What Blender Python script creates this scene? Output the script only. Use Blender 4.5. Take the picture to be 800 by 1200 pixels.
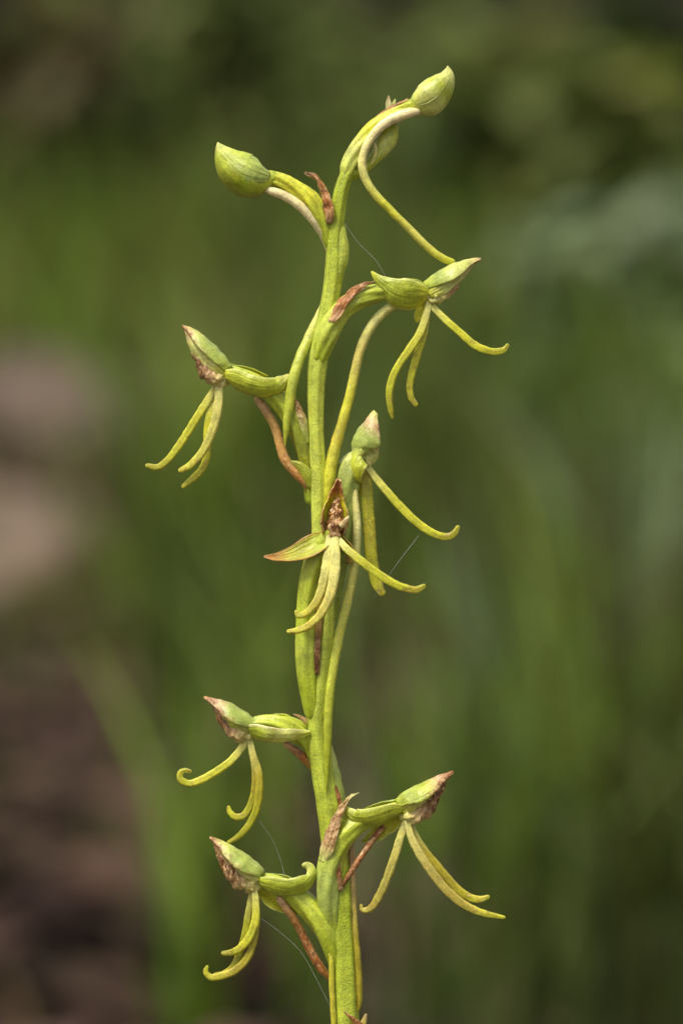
import bpy, math, random
import numpy as np
from mathutils import Vector, noise as mnoise

random.seed(7)
RNG = np.random.default_rng(11)
sc = bpy.context.scene
for o in list(bpy.data.objects):
    bpy.data.objects.remove(o, do_unlink=True)
COL = sc.collection

# ------------------------------------------------------------------ camera
PITCH = math.radians(10.0)
DIST = 0.60                      # lens to flower spike, metres
PX = 0.18 / 1200.0               # one photo pixel at the spike, metres
SPIKE_H = 0.36                   # height of the picture centre above the soil
R_ = Vector((1, 0, 0))
F_ = Vector((0, math.cos(PITCH), -math.sin(PITCH)))
U_ = Vector((0, math.sin(PITCH), math.cos(PITCH)))
T_ = -F_
CAM = Vector((0, 0, SPIKE_H)) - F_ * DIST

cd = bpy.data.cameras.new('camera')
cam = bpy.data.objects.new('camera', cd)
COL.objects.link(cam)
cam.location = CAM
cam.rotation_euler = (math.radians(90) - PITCH, 0, 0)
cd.sensor_fit = 'VERTICAL'
cd.sensor_height = 36.0
cd.lens = 36.0 * DIST / 0.18
cd.clip_start = 0.02
cd.clip_end = 500.0
cd.dof.use_dof = True
cd.dof.focus_distance = DIST - 0.001
cd.dof.aperture_fstop = 8.0
sc.camera = cam

# ------------------------------------------------------------------ light
SUN_EL, SUN_AZ = math.radians(66), math.radians(228)   # azimuth clockwise from +Y
world = bpy.data.worlds.new('World')
sc.world = world
world.use_nodes = True
wn = world.node_tree
bg = wn.nodes['Background']
sky = wn.nodes.new('ShaderNodeTexSky')
sky.sky_type = 'NISHITA'
sky.sun_disc = False
sky.sun_elevation = SUN_EL
sky.sun_rotation = SUN_AZ
sky.dust_density = 4.0
sky.air_density = 1.0
hs = wn.nodes.new('ShaderNodeHueSaturation')
hs.inputs['Saturation'].default_value = 0.18
wn.links.new(sky.outputs[0], hs.inputs['Color'])
wn.links.new(hs.outputs[0], bg.inputs[0])
bg.inputs[1].default_value = 0.092
sd = bpy.data.lights.new('sun', 'SUN')
sd.energy = 2.0
sd.angle = math.radians(14)
sd.color = (1.0, 0.93, 0.82)
sun = bpy.data.objects.new('sun', sd)
COL.objects.link(sun)
sdir = Vector((math.sin(SUN_AZ) * math.cos(SUN_EL), math.cos(SUN_AZ) * math.cos(SUN_EL), math.sin(SUN_EL)))
sun.rotation_euler = (-sdir).to_track_quat('-Z', 'Y').to_euler()
sun.location = sdir * 5
vs = sc.view_settings
vs.view_transform = 'Standard'
vs.look = 'None'
vs.gamma = 1.0
vs.use_curve_mapping = False
vs.exposure = 0.8
sc.render.resolution_x, sc.render.resolution_y = 682, 1024
sc.cycles.max_bounces = 6
sc.cycles.transparent_max_bounces = 4


# ------------------------------------------------------------------ helpers
def lin(c):
    return tuple(((v / 255 + 0.055) / 1.055) ** 2.4 if v / 255 > 0.04045 else v / 255 / 12.92 for v in c)


def at(x, y, d=0.0):
    """photo pixel + depth (pixels towards the lens) -> point in the place"""
    dist = DIST - d * PX
    k = PX * dist / DIST
    return CAM + F_ * dist + R_ * ((x - 400) * k) + U_ * ((600 - y) * k)


def far(x, y, dist):
    k = PX * dist / DIST
    return CAM + F_ * dist + R_ * ((x - 400) * k) + U_ * ((600 - y) * k)


def cv(v):
    return (R_ * v[0] + U_ * v[1] + T_ * v[2]).normalized()


def spline(vals, n):
    """Catmull-Rom (chord parametrised) through rows of vals -> n samples"""
    P = np.array(vals, float)
    m = len(P)
    if m == 2:
        t = np.linspace(0, 1, n)[:, None]
        return P[0] * (1 - t) + P[1] * t
    seg = np.linalg.norm(np.diff(P[:, :3], axis=0), axis=1) ** 0.5 + 1e-9
    k = np.concatenate([[0], np.cumsum(seg)])
    T = np.zeros_like(P)
    for i in range(m):
        if i == 0:
            T[i] = (P[1] - P[0]) / (k[1] - k[0])
        elif i == m - 1:
            T[i] = (P[-1] - P[-2]) / (k[-1] - k[-2])
        else:
            a = (P[i] - P[i - 1]) / (k[i] - k[i - 1])
            b = (P[i + 1] - P[i]) / (k[i + 1] - k[i])
            wa, wb = k[i + 1] - k[i], k[i] - k[i - 1]
            T[i] = (a * wa + b * wb) / (wa + wb)
    # sample evenly along chord length
    L = np.concatenate([[0], np.cumsum(np.linalg.norm(np.diff(P[:, :3], axis=0), axis=1))])
    s = np.interp(np.linspace(0, L[-1], n), L, k)
    out = np.zeros((n, P.shape[1]))
    for j, q in enumerate(s):
        i = min(max(np.searchsorted(k, q) - 1, 0), m - 2)
        h = k[i + 1] - k[i]
        u = (q - k[i]) / h
        out[j] = ((2 * u**3 - 3 * u**2 + 1) * P[i] + (u**3 - 2 * u**2 + u) * h * T[i]
                  + (-2 * u**3 + 3 * u**2) * P[i + 1] + (u**3 - u**2) * h * T[i + 1])
    return out


def ramp(keys, t):
    keys = np.array(keys, float)
    if keys.ndim == 1:
        keys = keys[:, None]
    m = len(keys)
    x = np.clip(t, 0, 1) * (m - 1)
    i = np.minimum(x.astype(int), max(m - 2, 0))
    if m == 1:
        return np.repeat(keys, len(t), 0)
    f = (x - i)[:, None]
    return keys[i] * (1 - f) + keys[i + 1] * f


BASE = Vector((0, 0, 0))         # set below: foot of the orchid


def build(name, verts, faces, mat, parent, cols=None, wth=None, uvt=None, smooth=True, origin=None):
    og = BASE if origin is None else origin
    V = np.array(verts, float) - np.array(og)
    me = bpy.data.meshes.new(name)
    me.from_pydata(V.tolist(), [], faces)
    n = len(V)
    if cols is not None:
        a = me.attributes.new('pigment', 'FLOAT_COLOR', 'POINT')
        c4 = np.ones((n, 4)); c4[:, :3] = cols
        a.data.foreach_set('color', c4.ravel())
    if wth is not None:
        a = me.attributes.new('wither', 'FLOAT', 'POINT')
        a.data.foreach_set('value', np.asarray(wth, float).ravel())
    if uvt is not None:
        a = me.attributes.new('uvt', 'FLOAT_VECTOR', 'POINT')
        a.data.foreach_set('vector', np.asarray(uvt, float).ravel())
    if smooth:
        me.polygons.foreach_set('use_smooth', [True] * len(me.polygons))
    me.materials.append(mat)
    o = bpy.data.objects.new(name, me)
    COL.objects.link(o)
    if parent is not None:
        o.parent = parent
    elif origin is not None:
        o.location = origin
    return o


def prep(cols, wth, t):
    c = ramp([lin(k) for k in cols], t)
    w = ramp(wth, t)[:, 0]
    return c, w


def tube_geo(pts, seg=20, ribs=0, rib=0.0, twist=0.0, flat=1.0, lump=0.0, lump_s=0.05, cap=(True, True), step=3.0, seed=0.0):
    """pts rows: x, y, depth, radius in photo pixels. returns verts, faces, t, u"""
    P = np.array(pts, float)
    length = np.linalg.norm(np.diff(P[:, :3], axis=0), axis=1).sum()
    n = int(max(8, min(260, length / step)))
    S = spline(P, n)
    S[:, 3] = np.maximum(S[:, 3], 0.25)
    # rounded ends
    rows = [S[i] for i in range(n)]
    tt = list(np.linspace(0, 1, n))
    def endcap(e, nb):
        d = e[:3] - nb[:3]
        d = d / (np.linalg.norm(d) + 1e-9)
        out = []
        for a in (0.35, 0.65, 0.88, 0.985):
            q = e.copy(); q[:3] = e[:3] + d * e[3] * a; q[3] = e[3] * math.sqrt(1 - a * a)
            out.append(q)
        return out
    if cap[0]:
        e = endcap(S[0], S[1]); rows = e[::-1] + rows; tt = [0.0] * 4 + tt
    if cap[1]:
        e = endcap(S[-1], S[-2]); rows = rows + e; tt = tt + [1.0] * 4
    A = np.array(rows); tt = np.array(tt)
    N = len(A)
    verts, us, ts = [], [], []
    W = [at(*a[:3]) for a in A]
    for i in range(N):
        tg = (W[min(i + 1, N - 1)] - W[max(i - 1, 0)]).normalized()
        B = tg.cross(T_)
        if B.length < 0.05:
            B = R_.copy()
        B.normalize()
        Nn = B.cross(tg).normalized()
        r = A[i, 3]
        for j in range(seg):
            th = 2 * math.pi * j / seg
            rr = r
            if ribs:
                rr *= 1 + rib * math.cos(ribs * (th + twist * tt[i] * 6.283))
            p = B * math.cos(th) + Nn * (math.sin(th) * flat)
            if lump:
                q = Vector((A[i, 0] + p.x * r, A[i, 1] + p.z * r, A[i, 2] - p.y * r)) * lump_s + Vector((seed, 3.1, seed * 2))
                rr *= 1 + lump * mnoise.noise(q) + lump * 0.5 * mnoise.noise(q * 2.3)
            verts.append(W[i] + p * (rr * PX))
            us.append(j / seg); ts.append(tt[i])
    faces = []
    for i in range(N - 1):
        for j in range(seg):
            a, b = i * seg + j, i * seg + (j + 1) % seg
            faces.append((a, b, b + seg, a + seg))
    faces.append(tuple(range(seg))[::-1])
    faces.append(tuple(range((N - 1) * seg, N * seg)))
    return verts, faces, np.array(ts), np.array(us)


def tube(name, pts, cols, parent, mat=None, wth=(0.0,), **kw):
    lab = kw.pop('label', None)
    v, f, t, u = tube_geo(pts, **kw)
    c, w = prep(cols, wth, t)
    uv = np.stack([np.abs(u * 2 - 1), t, np.full_like(t, (hash(name) % 7) * 1.0)], 1)
    o = build(name, v, f, mat or TISSUE, parent, c, w, uv)
    if lab:
        o['label'] = lab
    return o


def petal(name, pts, opn, a, cols, parent, wth=(0.0,), edge=None, thick=2.0, mat=None, ruffle=0.0, crumple=0.8,
          nu=29, step=2.6, seed=0.0, edge_w=0.0, skew=0.0):
    """curved blade. pts rows: x, y, depth, half width (arc length) in pixels; the line is the midrib.
    opn: direction the blade's hollow faces (camera axes), one or several; a: half angle of the hollow, one or several"""
    P = np.array(pts, float)
    length = np.linalg.norm(np.diff(P[:, :3], axis=0), axis=1).sum()
    n = int(max(12, min(120, length / step)))
    S = spline(P, n)
    S[:, 3] = np.maximum(S[:, 3], 0.3)
    tt = np.linspace(0, 1, n)
    av = ramp([a] if np.isscalar(a) else a, tt)[:, 0]
    ov = ramp([opn] if np.isscalar(opn[0]) else opn, tt)
    W = [at(*s[:3]) for s in S]
    top, bot, us, ts = [], [], [], []
    for i in range(n):
        tg = (W[min(i + 1, n - 1)] - W[max(i - 1, 0)]).normalized()
        N = cv(ov[i])
        N = (N - tg * N.dot(tg)).normalized()
        B = tg.cross(N).normalized()
        aa = max(av[i], 0.02)
        w = S[i, 3]
        Rr = w / aa
        for j in range(nu):
            u = -1 + 2 * j / (nu - 1)
            th = aa * (u + skew)
            p = B * (Rr * math.sin(th)) + N * (Rr * (1 - math.cos(th)))
            nn = (N * math.cos(th) - B * math.sin(th))
            if ruffle:
                p = p + nn * (ruffle * (abs(u) ** 2) * math.sin(tt[i] * 17 + seed + (2 if u > 0 else 0)))
            if crumple:
                q = Vector((S[i, 0] * 0.09 + seed, S[i, 1] * 0.09, u * 1.3 + seed))
                p = p + nn * (crumple * (mnoise.noise(q) + 0.6 * mnoise.noise(q * 2.4)))
            p = p + nn * (0.22 * min(1.0, w / 9.0) * math.cos(u * 17.0 + 0.6 * math.sin(tt[i] * 5 + seed)) * (1 - 0.5 * u * u))
            th2 = thick * (1 - 0.6 * u * u) * min(1.0, w / 3.0) * 0.5
            top.append(W[i] + (p + nn * th2) * PX)
            bot.append(W[i] + (p - nn * th2) * PX)
            us.append(abs(u)); ts.append(tt[i])
    m = n * nu
    verts = top + bot
    faces = []
    for i in range(n - 1):
        for j in range(nu - 1):
            q = i * nu + j
            faces.append((q, q + 1, q + nu + 1, q + nu))
            faces.append((m + q, m + q + nu, m + q + nu + 1, m + q + 1))
    for i in range(n - 1):
        q = i * nu
        faces.append((q, q + nu, m + q + nu, m + q))
        q = i * nu + nu - 1
        faces.append((q, m + q, m + q + nu, q + nu))
    for j in range(nu - 1):
        faces.append((j, m + j, m + j + 1, j + 1))
        q = (n - 1) * nu + j
        faces.append((q, q + 1, m + q + 1, m + q))
    us = np.array(us * 2); ts = np.array(ts * 2)
    c, w = prep(cols, wth, ts)
    if edge is not None:
        f = np.clip((us - 0.72) / 0.28, 0, 1)[:, None] ** 1.3
        c = c * (1 - f) + np.array(lin(edge)) * f
    if edge_w:
        w = w + edge_w * np.clip((us - 0.5) / 0.5, 0, 1)
    uv = np.stack([us, ts, np.full_like(ts, seed)], 1)
    return build(name, verts, faces, mat or TISSUE, parent, c, w, uv)


# ------------------------------------------------------------------ materials
def new_mat(name):
    m = bpy.data.materials.new(name)
    m.use_nodes = True
    nt = m.node_tree
    return m, nt, nt.nodes['Principled BSDF'], nt.nodes['Material Output']


def nd(nt, typ, **kw):
    n = nt.nodes.new(typ)
    for k, v in kw.items():
        if k.startswith('_'):
            setattr(n, k[1:], v)
        else:
            n.inputs[k.replace('__', ' ')].default_value = v
    return n


def mathn(nt, op, a, b=None, clamp=False):
    n = nt.nodes.new('ShaderNodeMath'); n.operation = op; n.use_clamp = clamp
    for i, v in enumerate((a, b)):
        if v is None:
            continue
        if hasattr(v, 'links') or hasattr(v, 'is_linked'):
            nt.links.new(v, n.inputs[i])
        else:
            n.inputs[i].default_value = v
    return n.outputs[0]


def mixc(nt, f, a, b, blend='MIX'):
    n = nt.nodes.new('ShaderNodeMix'); n.data_type = 'RGBA'; n.blend_type = blend
    for s, v in ((0, f), (6, a), (7, b)):
        if hasattr(v, 'is_linked'):
            nt.links.new(v, n.inputs[s])
        else:
            n.inputs[s].default_value = v if s == 0 else (*v, 1) if len(v) == 3 else v
    return n.outputs[2]


def plant_tissue(name, papillae=0.0, sss=0.4):
    """living and withering orchid tissue: pigment and wither come from the mesh, grain from noise"""
    m, nt, bs, out = new_mat(name)
    tc = nd(nt, 'ShaderNodeTexCoord')
    ob = tc.outputs['Object']
    pg = nd(nt, 'ShaderNodeAttribute', _attribute_name='pigment')
    wt = nd(nt, 'ShaderNodeAttribute', _attribute_name='wither')
    uv = nd(nt, 'ShaderNodeAttribute', _attribute_name='uvt')
    def noise(scale, detail=3.0, vec=ob, rough=0.55):
        n = nd(nt, 'ShaderNodeTexNoise', Scale=scale, Detail=detail, Roughness=rough)
        nt.links.new(vec, n.inputs['Vector'])
        return n.outputs['Fac']
    blot = noise(420, 3)
    fine = noise(2600, 2)
    # lengthwise veins from blade coordinates
    mp = nd(nt, 'ShaderNodeMapping'); mp.inputs['Scale'].default_value = (9.0, 1.3, 1.0)
    nt.links.new(uv.outputs['Vector'], mp.inputs['Vector'])
    vein = noise(1.0, 3, mp.outputs[0])
    mp2 = nd(nt, 'ShaderNodeMapping'); mp2.inputs['Scale'].default_value = (16.0, 4.0, 1.0)
    nt.links.new(uv.outputs['Vector'], mp2.inputs['Vector'])
    v1 = mathn(nt, 'MULTIPLY_ADD', blot, 1.1); nt.nodes[-1].inputs[2].default_value = 0.45
    v2 = mathn(nt, 'MULTIPLY_ADD', fine, 0.9); nt.nodes[-1].inputs[2].default_value = 0.55
    v3 = mathn(nt, 'MULTIPLY_ADD', vein, 0.6); nt.nodes[-1].inputs[2].default_value = 0.7
    val = mathn(nt, 'MULTIPLY', mathn(nt, 'MULTIPLY', v1, v2), v3)
    cc = nd(nt, 'ShaderNodeCombineColor')
    for i in range(3):
        nt.links.new(val, cc.inputs[i])
    base = mixc(nt, 1.0, pg.outputs['Color'], cc.outputs[0], 'MULTIPLY')
    # pale yellow patches inside the green
    yl = nd(nt, 'ShaderNodeMapRange'); yl.inputs[1].default_value = 0.52; yl.inputs[2].default_value = 0.75
    nt.links.new(noise(700, 2), yl.inputs[0])
    ylf = mathn(nt, 'MULTIPLY', yl.outputs[0], 0.35)
    base = mixc(nt, ylf, base, mixc(nt, 1.0, pg.outputs['Color'], (1.45, 1.25, 0.95), 'MULTIPLY'))
    # withering: brown and straw patches
    wn_ = noise(900, 4, rough=0.65)
    s = mathn(nt, 'ADD', wn_, wt.outputs['Fac'])
    mr = nd(nt, 'ShaderNodeMapRange', _clamp=True)
    mr.inputs[1].default_value = 0.82; mr.inputs[2].default_value = 1.12
    nt.links.new(s, mr.inputs[0])
    br = nd(nt, 'ShaderNodeValToRGB')
    e = br.color_ramp.elements
    e[0].position = 0.40; e[0].color = (*lin((48, 28, 16)), 1)
    e[1].position = 0.61; e[1].color = (*lin((228, 204, 156)), 1)
    e2 = e.new(0.46); e2.color = (*lin((110, 68, 32)), 1)
    e3 = e.new(0.53); e3.color = (*lin((178, 130, 76)), 1)
    fib = noise(1.0, 4, mp2.outputs[0], rough=0.7)
    nt.links.new(mathn(nt, 'ADD', mathn(nt, 'MULTIPLY', noise(1500, 4, rough=0.7), 0.55), mathn(nt, 'MULTIPLY', fib, 0.45)), br.inputs[0])
    base = mixc(nt, mr.outputs[0], base, br.outputs[0])
    # bumps
    vo = nd(nt, 'ShaderNodeTexVoronoi', Scale=3500.0)
    nt.links.new(ob, vo.inputs['Vector'])
    hgt = mathn(nt, 'SUBTRACT', 1.0, vo.outputs['Distance'])
    h2 = mathn(nt, 'MULTIPLY', hgt, 0.2 + 0.5 * papillae)
    h3 = mathn(nt, 'ADD', h2, mathn(nt, 'MULTIPLY', blot, 0.8))
    h4 = mathn(nt, 'ADD', h3, mathn(nt, 'MULTIPLY', vein, 0.9))
    bp = nd(nt, 'ShaderNodeBump', Strength=0.7, Distance=0.00024)
    nt.links.new(h4, bp.inputs['Height'])
    nt.links.new(bp.outputs[0], bs.inputs['Normal'])
    if papillae:
        # pale cell tips, their glisten painted into the colour
        pm = nd(nt, 'ShaderNodeMapRange', _clamp=True)
        pm.inputs[1].default_value = 0.66; pm.inputs[2].default_value = 0.9
        nt.links.new(hgt, pm.inputs[0])
        base = mixc(nt, mathn(nt, 'MULTIPLY', pm.outputs[0], 0.12 + 0.33 * papillae), base, lin((214, 222, 120)))
    nt.links.new(base, bs.inputs['Base Color'])
    bs.inputs['Roughness'].default_value = 0.34
    bs.inputs['Specular IOR Level'].default_value = 0.42
    bs.inputs['Sheen Weight'].default_value = 0.03
    bs.inputs['Sheen Roughness'].default_value = 0.4
    bs.inputs['Subsurface Weight'].default_value = sss
    bs.inputs['Subsurface Radius'].default_value = (1.0, 0.8, 0.3)
    bs.inputs['Subsurface Scale'].default_value = 0.0011
    return m


TISSUE = plant_tissue('orchid_tissue', 0.15)
STEMMAT = plant_tissue('orchid_stem_tissue', 0.5)


def leaf_mat(name, rough=0.75, trans=0.25):
    m, nt, bs, out = new_mat(name)
    pg = nd(nt, 'ShaderNodeAttribute', _attribute_name='pigment')
    tc = nd(nt, 'ShaderNodeTexCoord')
    n = nd(nt, 'ShaderNodeTexNoise', Scale=60.0, Detail=3.0)
    nt.links.new(tc.outputs['Object'], n.inputs['Vector'])
    v = mathn(nt, 'MULTIPLY_ADD', n.outputs['Fac'], 0.8); nt.nodes[-1].inputs[2].default_value = 0.6
    cc = nd(nt, 'ShaderNodeCombineColor')
    for i in range(3):
        nt.links.new(v, cc.inputs[i])
    c = mixc(nt, 1.0, pg.outputs['Color'], cc.outputs[0], 'MULTIPLY')
    nt.links.new(c, bs.inputs['Base Color'])
    bs.inputs['Roughness'].default_value = rough
    bs.inputs['Specular IOR Level'].default_value = 0.12
    tr = nd(nt, 'ShaderNodeBsdfTranslucent')
    nt.links.new(mixc(nt, 1.0, c, (1.2, 1.25, 0.6), 'MULTIPLY'), tr.inputs['Color'])
    mx = nd(nt, 'ShaderNodeMixShader', Fac=trans)
    nt.links.new(bs.outputs[0], mx.inputs[1]); nt.links.new(tr.outputs[0], mx.inputs[2])
    nt.links.new(mx.outputs[0], out.inputs['Surface'])
    return m


LEAF = leaf_mat('meadow_leaf')


def soil_mat():
    m, nt, bs, out = new_mat('leaf_mould_soil')
    tc = nd(nt, 'ShaderNodeTexCoord')
    def noise(s, d=4):
        n = nd(nt, 'ShaderNodeTexNoise', Scale=s, Detail=float(d), Roughness=0.6)
        nt.links.new(tc.outputs['Object'], n.inputs['Vector'])
        return n.outputs['Fac']
    r = nd(nt, 'ShaderNodeValToRGB')
    e = r.color_ramp.elements
    e[0].position = 0.32; e[0].color = (*lin((42, 31, 23)), 1)
    e[1].position = 0.70; e[1].color = (*lin((98, 78, 62)), 1)
    e2 = e.new(0.5); e2.color = (*lin((66, 49, 37)), 1)
    nt.links.new(noise(7.0), r.inputs[0])
    g = nd(nt, 'ShaderNodeMapRange', _clamp=True); g.inputs[1].default_value = 0.45; g.inputs[2].default_value = 0.65
    nt.links.new(noise(2.3, 3), g.inputs[0])
    c = mixc(nt, mathn(nt, 'MULTIPLY', g.outputs[0], 0.6), r.outputs[0], lin((62, 72, 36)))
    nt.links.new(c, bs.inputs['Base Color'])
    bs.inputs['Roughness'].default_value = 0.9
    bp = nd(nt, 'ShaderNodeBump', Strength=0.7, Distance=0.01)
    nt.links.new(noise(60, 5), bp.inputs['Height'])
    nt.links.new(bp.outputs[0], bs.inputs['Normal'])
    return m


def stone_mat():
    m, nt, bs, out = new_mat('weathered_stone')
    tc = nd(nt, 'ShaderNodeTexCoord')
    n = nd(nt, 'ShaderNodeTexNoise', Scale=14.0, Detail=4.0, Roughness=0.6)
    nt.links.new(tc.outputs['Object'], n.inputs['Vector'])
    r = nd(nt, 'ShaderNodeValToRGB')
    e = r.color_ramp.elements
    e[0].position = 0.38; e[0].color = (*lin((54, 44, 36)), 1)
    e[1].position = 0.66; e[1].color = (*lin((124, 104, 88)), 1)
    nt.links.new(n.outputs['Fac'], r.inputs[0])
    nt.links.new(r.outputs[0], bs.inputs['Base Color'])
    bs.inputs['Roughness'].default_value = 0.85
    bp = nd(nt, 'ShaderNodeBump', Strength=0.6, Distance=0.006)
    nt.links.new(n.outputs['Fac'], bp.inputs['Height'])
    nt.links.new(bp.outputs[0], bs.inputs['Normal'])
    return m


# ------------------------------------------------------------------ ground
def ground_z(x, y):
    h = 0.035 * mnoise.noise(Vector((x * 0.9, y * 0.9, 0.3))) + 0.012 * mnoise.noise(Vector((x * 4, y * 4, 1.7)))
    far_ = max(0.0, math.hypot(x, y) - 6.0)
    h *= 1.0 / (1 + 0.1 * far_)
    d = math.hypot(x, y + 0.0)
    h *= min(1.0, (d / 0.5) ** 2)                    # flat round the foot of the orchid
    return h + 0.05 * min(far_, 30.0)


def make_ground():
    k = np.linspace(-1, 1, 121)
    g = np.sign(k) * (np.abs(k) * 4.0 + 196.0 * np.abs(k) ** 6)
    vs_ = [(x, y, ground_z(x, y)) for y in g for x in g]
    n = len(g)
    fs = [(j * n + i, j * n + i + 1, (j + 1) * n + i + 1, (j + 1) * n + i) for j in range(n - 1) for i in range(n - 1)]
    o = build('ground', vs_, fs, soil_mat(), None, origin=Vector((0, 0, 0)))
    o['kind'] = 'structure'
    o['label'] = 'brown leaf mould soil out of focus behind the orchid'
    return o


make_ground()

# ------------------------------------------------------------------ the orchid
# palette (pigment colours)
STEM = (164, 178, 42); STEM_L = (182, 192, 72); STEM_D = (146, 164, 38)
GREEN = (170, 180, 54); BLUEG = (162, 176, 84); PALEG = (198, 202, 110)
YEL = (194, 194, 52); OLIVE = (156, 156, 30); OCHRE = (168, 156, 42)
CREAM = (226, 212, 158); STRAW = (212, 206, 120)
TAN = (190, 156, 110); RUST = (162, 92, 38); BROWN = (100, 60, 34); ORANGE = (178, 128, 66); PINKT = (196, 162, 122)

foot = at(412, 1290, -10)
foot = Vector((foot.x + 0.006, foot.y - 0.045, 0.0))
BASE = foot
root = bpy.data.objects.new('orchid', None)
COL.objects.link(root)
root.location = foot
root.empty_display_size = 0.02
root['label'] = 'tall yellow-green orchid spike in sharp focus with spidery withering flowers and two buds'
root['category'] = 'orchid'


def px_of(p):
    """point -> pixel row (x, y, depth) so the hidden lower stem can be listed like the rest"""
    v = p - CAM
    dist = v.dot(F_)
    k = PX * dist / DIST
    return (400 + v.dot(R_) / k, 600 - v.dot(U_) / k, (DIST - dist) / PX)


f0 = px_of(foot)
f1 = px_of(foot + Vector((-0.001, 0.004, 0.05)))
f2 = px_of(foot + Vector((-0.003, 0.016, 0.12)))
stem = tube('stem', [(*f0, 22), (*f1, 21), (*f2, 18), (407, 1260, -4, 16.5), (404, 1190, 0, 15.5), (402, 1140, 0, 15), (399, 1090, 0, 15), (396, 1030, 0, 15),
                     (388, 965, 0, 14), (380, 915, 0, 13.5), (374, 865, 0, 13), (373, 825, 0, 13.5), (377, 785, 0, 13), (381, 740, 0, 12),
                     (381, 700, 0, 11.5), (376, 650, 0, 10.5), (374, 600, 0, 10), (373, 560, 0, 9.8), (370, 500, 0, 9.3), (370, 455, 0, 10.3),
                     (373, 420, 0, 11.5), (380, 385, -3, 11), (387, 350, -3, 10.5), (392, 310, -3, 10.5), (393, 270, -2, 9.6), (397, 240, 0, 8.8),
                     (402, 216, 0, 8.5), (407, 203, 0, 8)],
            [STEM_D, STEM, STEM_D, STEM, STEM_L, STEM, STEM_L, STEM, STEM_L, STEM_L, STEM], root, STEMMAT, seg=36, ribs=6, rib=0.05, twist=0.3, lump=0.08, lump_s=0.035, step=4)


def flower(pts, cols, label, name='flower', **kw):
    kw.setdefault('ribs', 6); kw.setdefault('rib', 0.10); kw.setdefault('twist', 0.35)
    o = tube(name, pts, cols, root, seg=36, lump=0.04, **kw)
    o['label'] = label
    return o


def lobe(p, pts, cols=(STRAW, YEL, YEL, OLIVE), flat=0.5, wth=(0.15, 0.24, 0.28, 0.36), **kw):
    pts = [(x, y, d, r * 0.9) for (x, y, d, r) in pts]
    return tube('lip_lobe', pts, cols, p, flat=flat, wth=wth, seg=24, lump=0.12, lump_s=0.14, step=2.0, ribs=4, rib=-0.11, twist=0.04, **kw)


def hood(p, pts, opn, a=1.6, k=0.70, cols=(GREEN, BLUEG, BLUEG, TAN, RUST), wth=(0.05, 0.1, 0.25, 0.5, 0.6), ew=0.36, **kw):
    """pts rows: ridge x, y, depth, hood depth (ridge to lip) in pixels"""
    rows = []
    wth = [w * 0.85 for w in wth]
    for (x, y, d, h) in pts:
        rows.append((x, y, d, k * h / (1 - math.cos(a)) * a))
    return petal('hood', rows, opn, a, cols, p, wth=wth, edge_w=ew, thick=2.4, crumple=1.3, nu=33, **kw)


def column(p, pts, seed=1.0, cols=(STRAW, TAN, BROWN, BROWN), wth=(0.1, 0.36, 0.5, 0.6)):
    return tube('column', pts, cols, p, wth=wth, lump=0.5, lump_s=0.19, seg=30, step=1.2, seed=seed)


def spur(p, pts, cols, wth=(0.0,), **kw):
    return tube('spur', pts, cols, p, wth=wth, seg=20, lump=0.09, lump_s=0.11, step=2.2, **kw)


def bract(p, pts, opn, a=0.9, cols=(TAN, RUST, RUST, BROWN), wth=(0.32, 0.47, 0.52, 0.55), crumple=2.6, **kw):
    return petal('bract', pts, opn, a, cols, p, wth=wth, crumple=crumple, thick=1.6, nu=25, **kw)


# --- top bud, nodding right, its long spur drooping
b1 = flower([(406, 208, 0, 7), (408, 196, 0, 9), (414, 181, 0, 9.5), (424, 165, 0, 8.5), (437, 149, 0, 7.5), (452, 138, 0, 7), (468, 130, 0, 7.2), (484, 124, 0, 8)],
            [STEM_L, PALEG, YEL, YEL, GREEN], 'plump green bud at the tip of the spike', 'flower_bud', wth=(0.05, 0.18, 0.1, 0.0))
tube('bud_body', [(482, 125, 1, 7), (489, 122, 1, 14), (499, 117, 1, 19.5), (509, 108, 1, 19.5), (518, 98, 1, 15.5), (524, 88, 1, 8.5), (525, 82, 1, 3.5), (524, 78, 1, 1)],
     [GREEN, PALEG, PALEG, GREEN, PALEG, STRAW], b1, ribs=3, rib=0.07, twist=0.05, seg=40, lump=0.05, step=1.6, wth=(0.0, 0.1, 0.1, 0.15))
petal('bud_sepal', [(484, 118, 10, 7), (495, 111, 17, 13), (508, 100, 17, 13), (518, 89, 11, 8), (524, 79, 3, 1)], (0.3, -0.4, -1), 0.85, [PALEG, PALEG, STRAW, PALEG], b1, thick=1.8, wth=(0.1, 0.1, 0.15, 0.2))
spur(b1, [(489, 131, 8, 4), (481, 132, 9, 5.6), (468, 136, 9, 6), (452, 144, 9, 5.8), (438, 157, 9, 5.2), (428, 174, 9, 5), (424, 190, 9, 5), (427, 207, 8, 5), (437, 225, 7, 4.9),
          (455, 244, 6, 4.7), (478, 267, 4, 4.6), (500, 289, 2, 4.6), (517, 302, 0, 4.6), (529, 307, -3, 4.2)], [CREAM, CREAM, STRAW, YEL, (196, 190, 88), YEL])
bract(b1, [(424, 160, -2, 6), (432, 147, -2, 8), (445, 134, -2, 8), (460, 124, -1, 6), (478, 116, 0, 2)], (0.6, -0.8, 0), 1.2, crumple=1.0)
bract(b1, [(456, 130, -12, 4), (455, 122, -12, 3.5), (455, 112, -12, 0.8)], (0, 0, 1), 0.8, cols=(PALEG, CREAM, TAN), wth=(0.1, 0.2, 0.4), crumple=0.5)
bract(b1, [(460, 130, -13, 3), (461, 122, -13, 2.4), (463, 116, -13, 0.6)], (0, 0, 1), 0.8, cols=(PALEG, PALEG, STRAW), wth=(0.1,), crumple=0.4)

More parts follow.
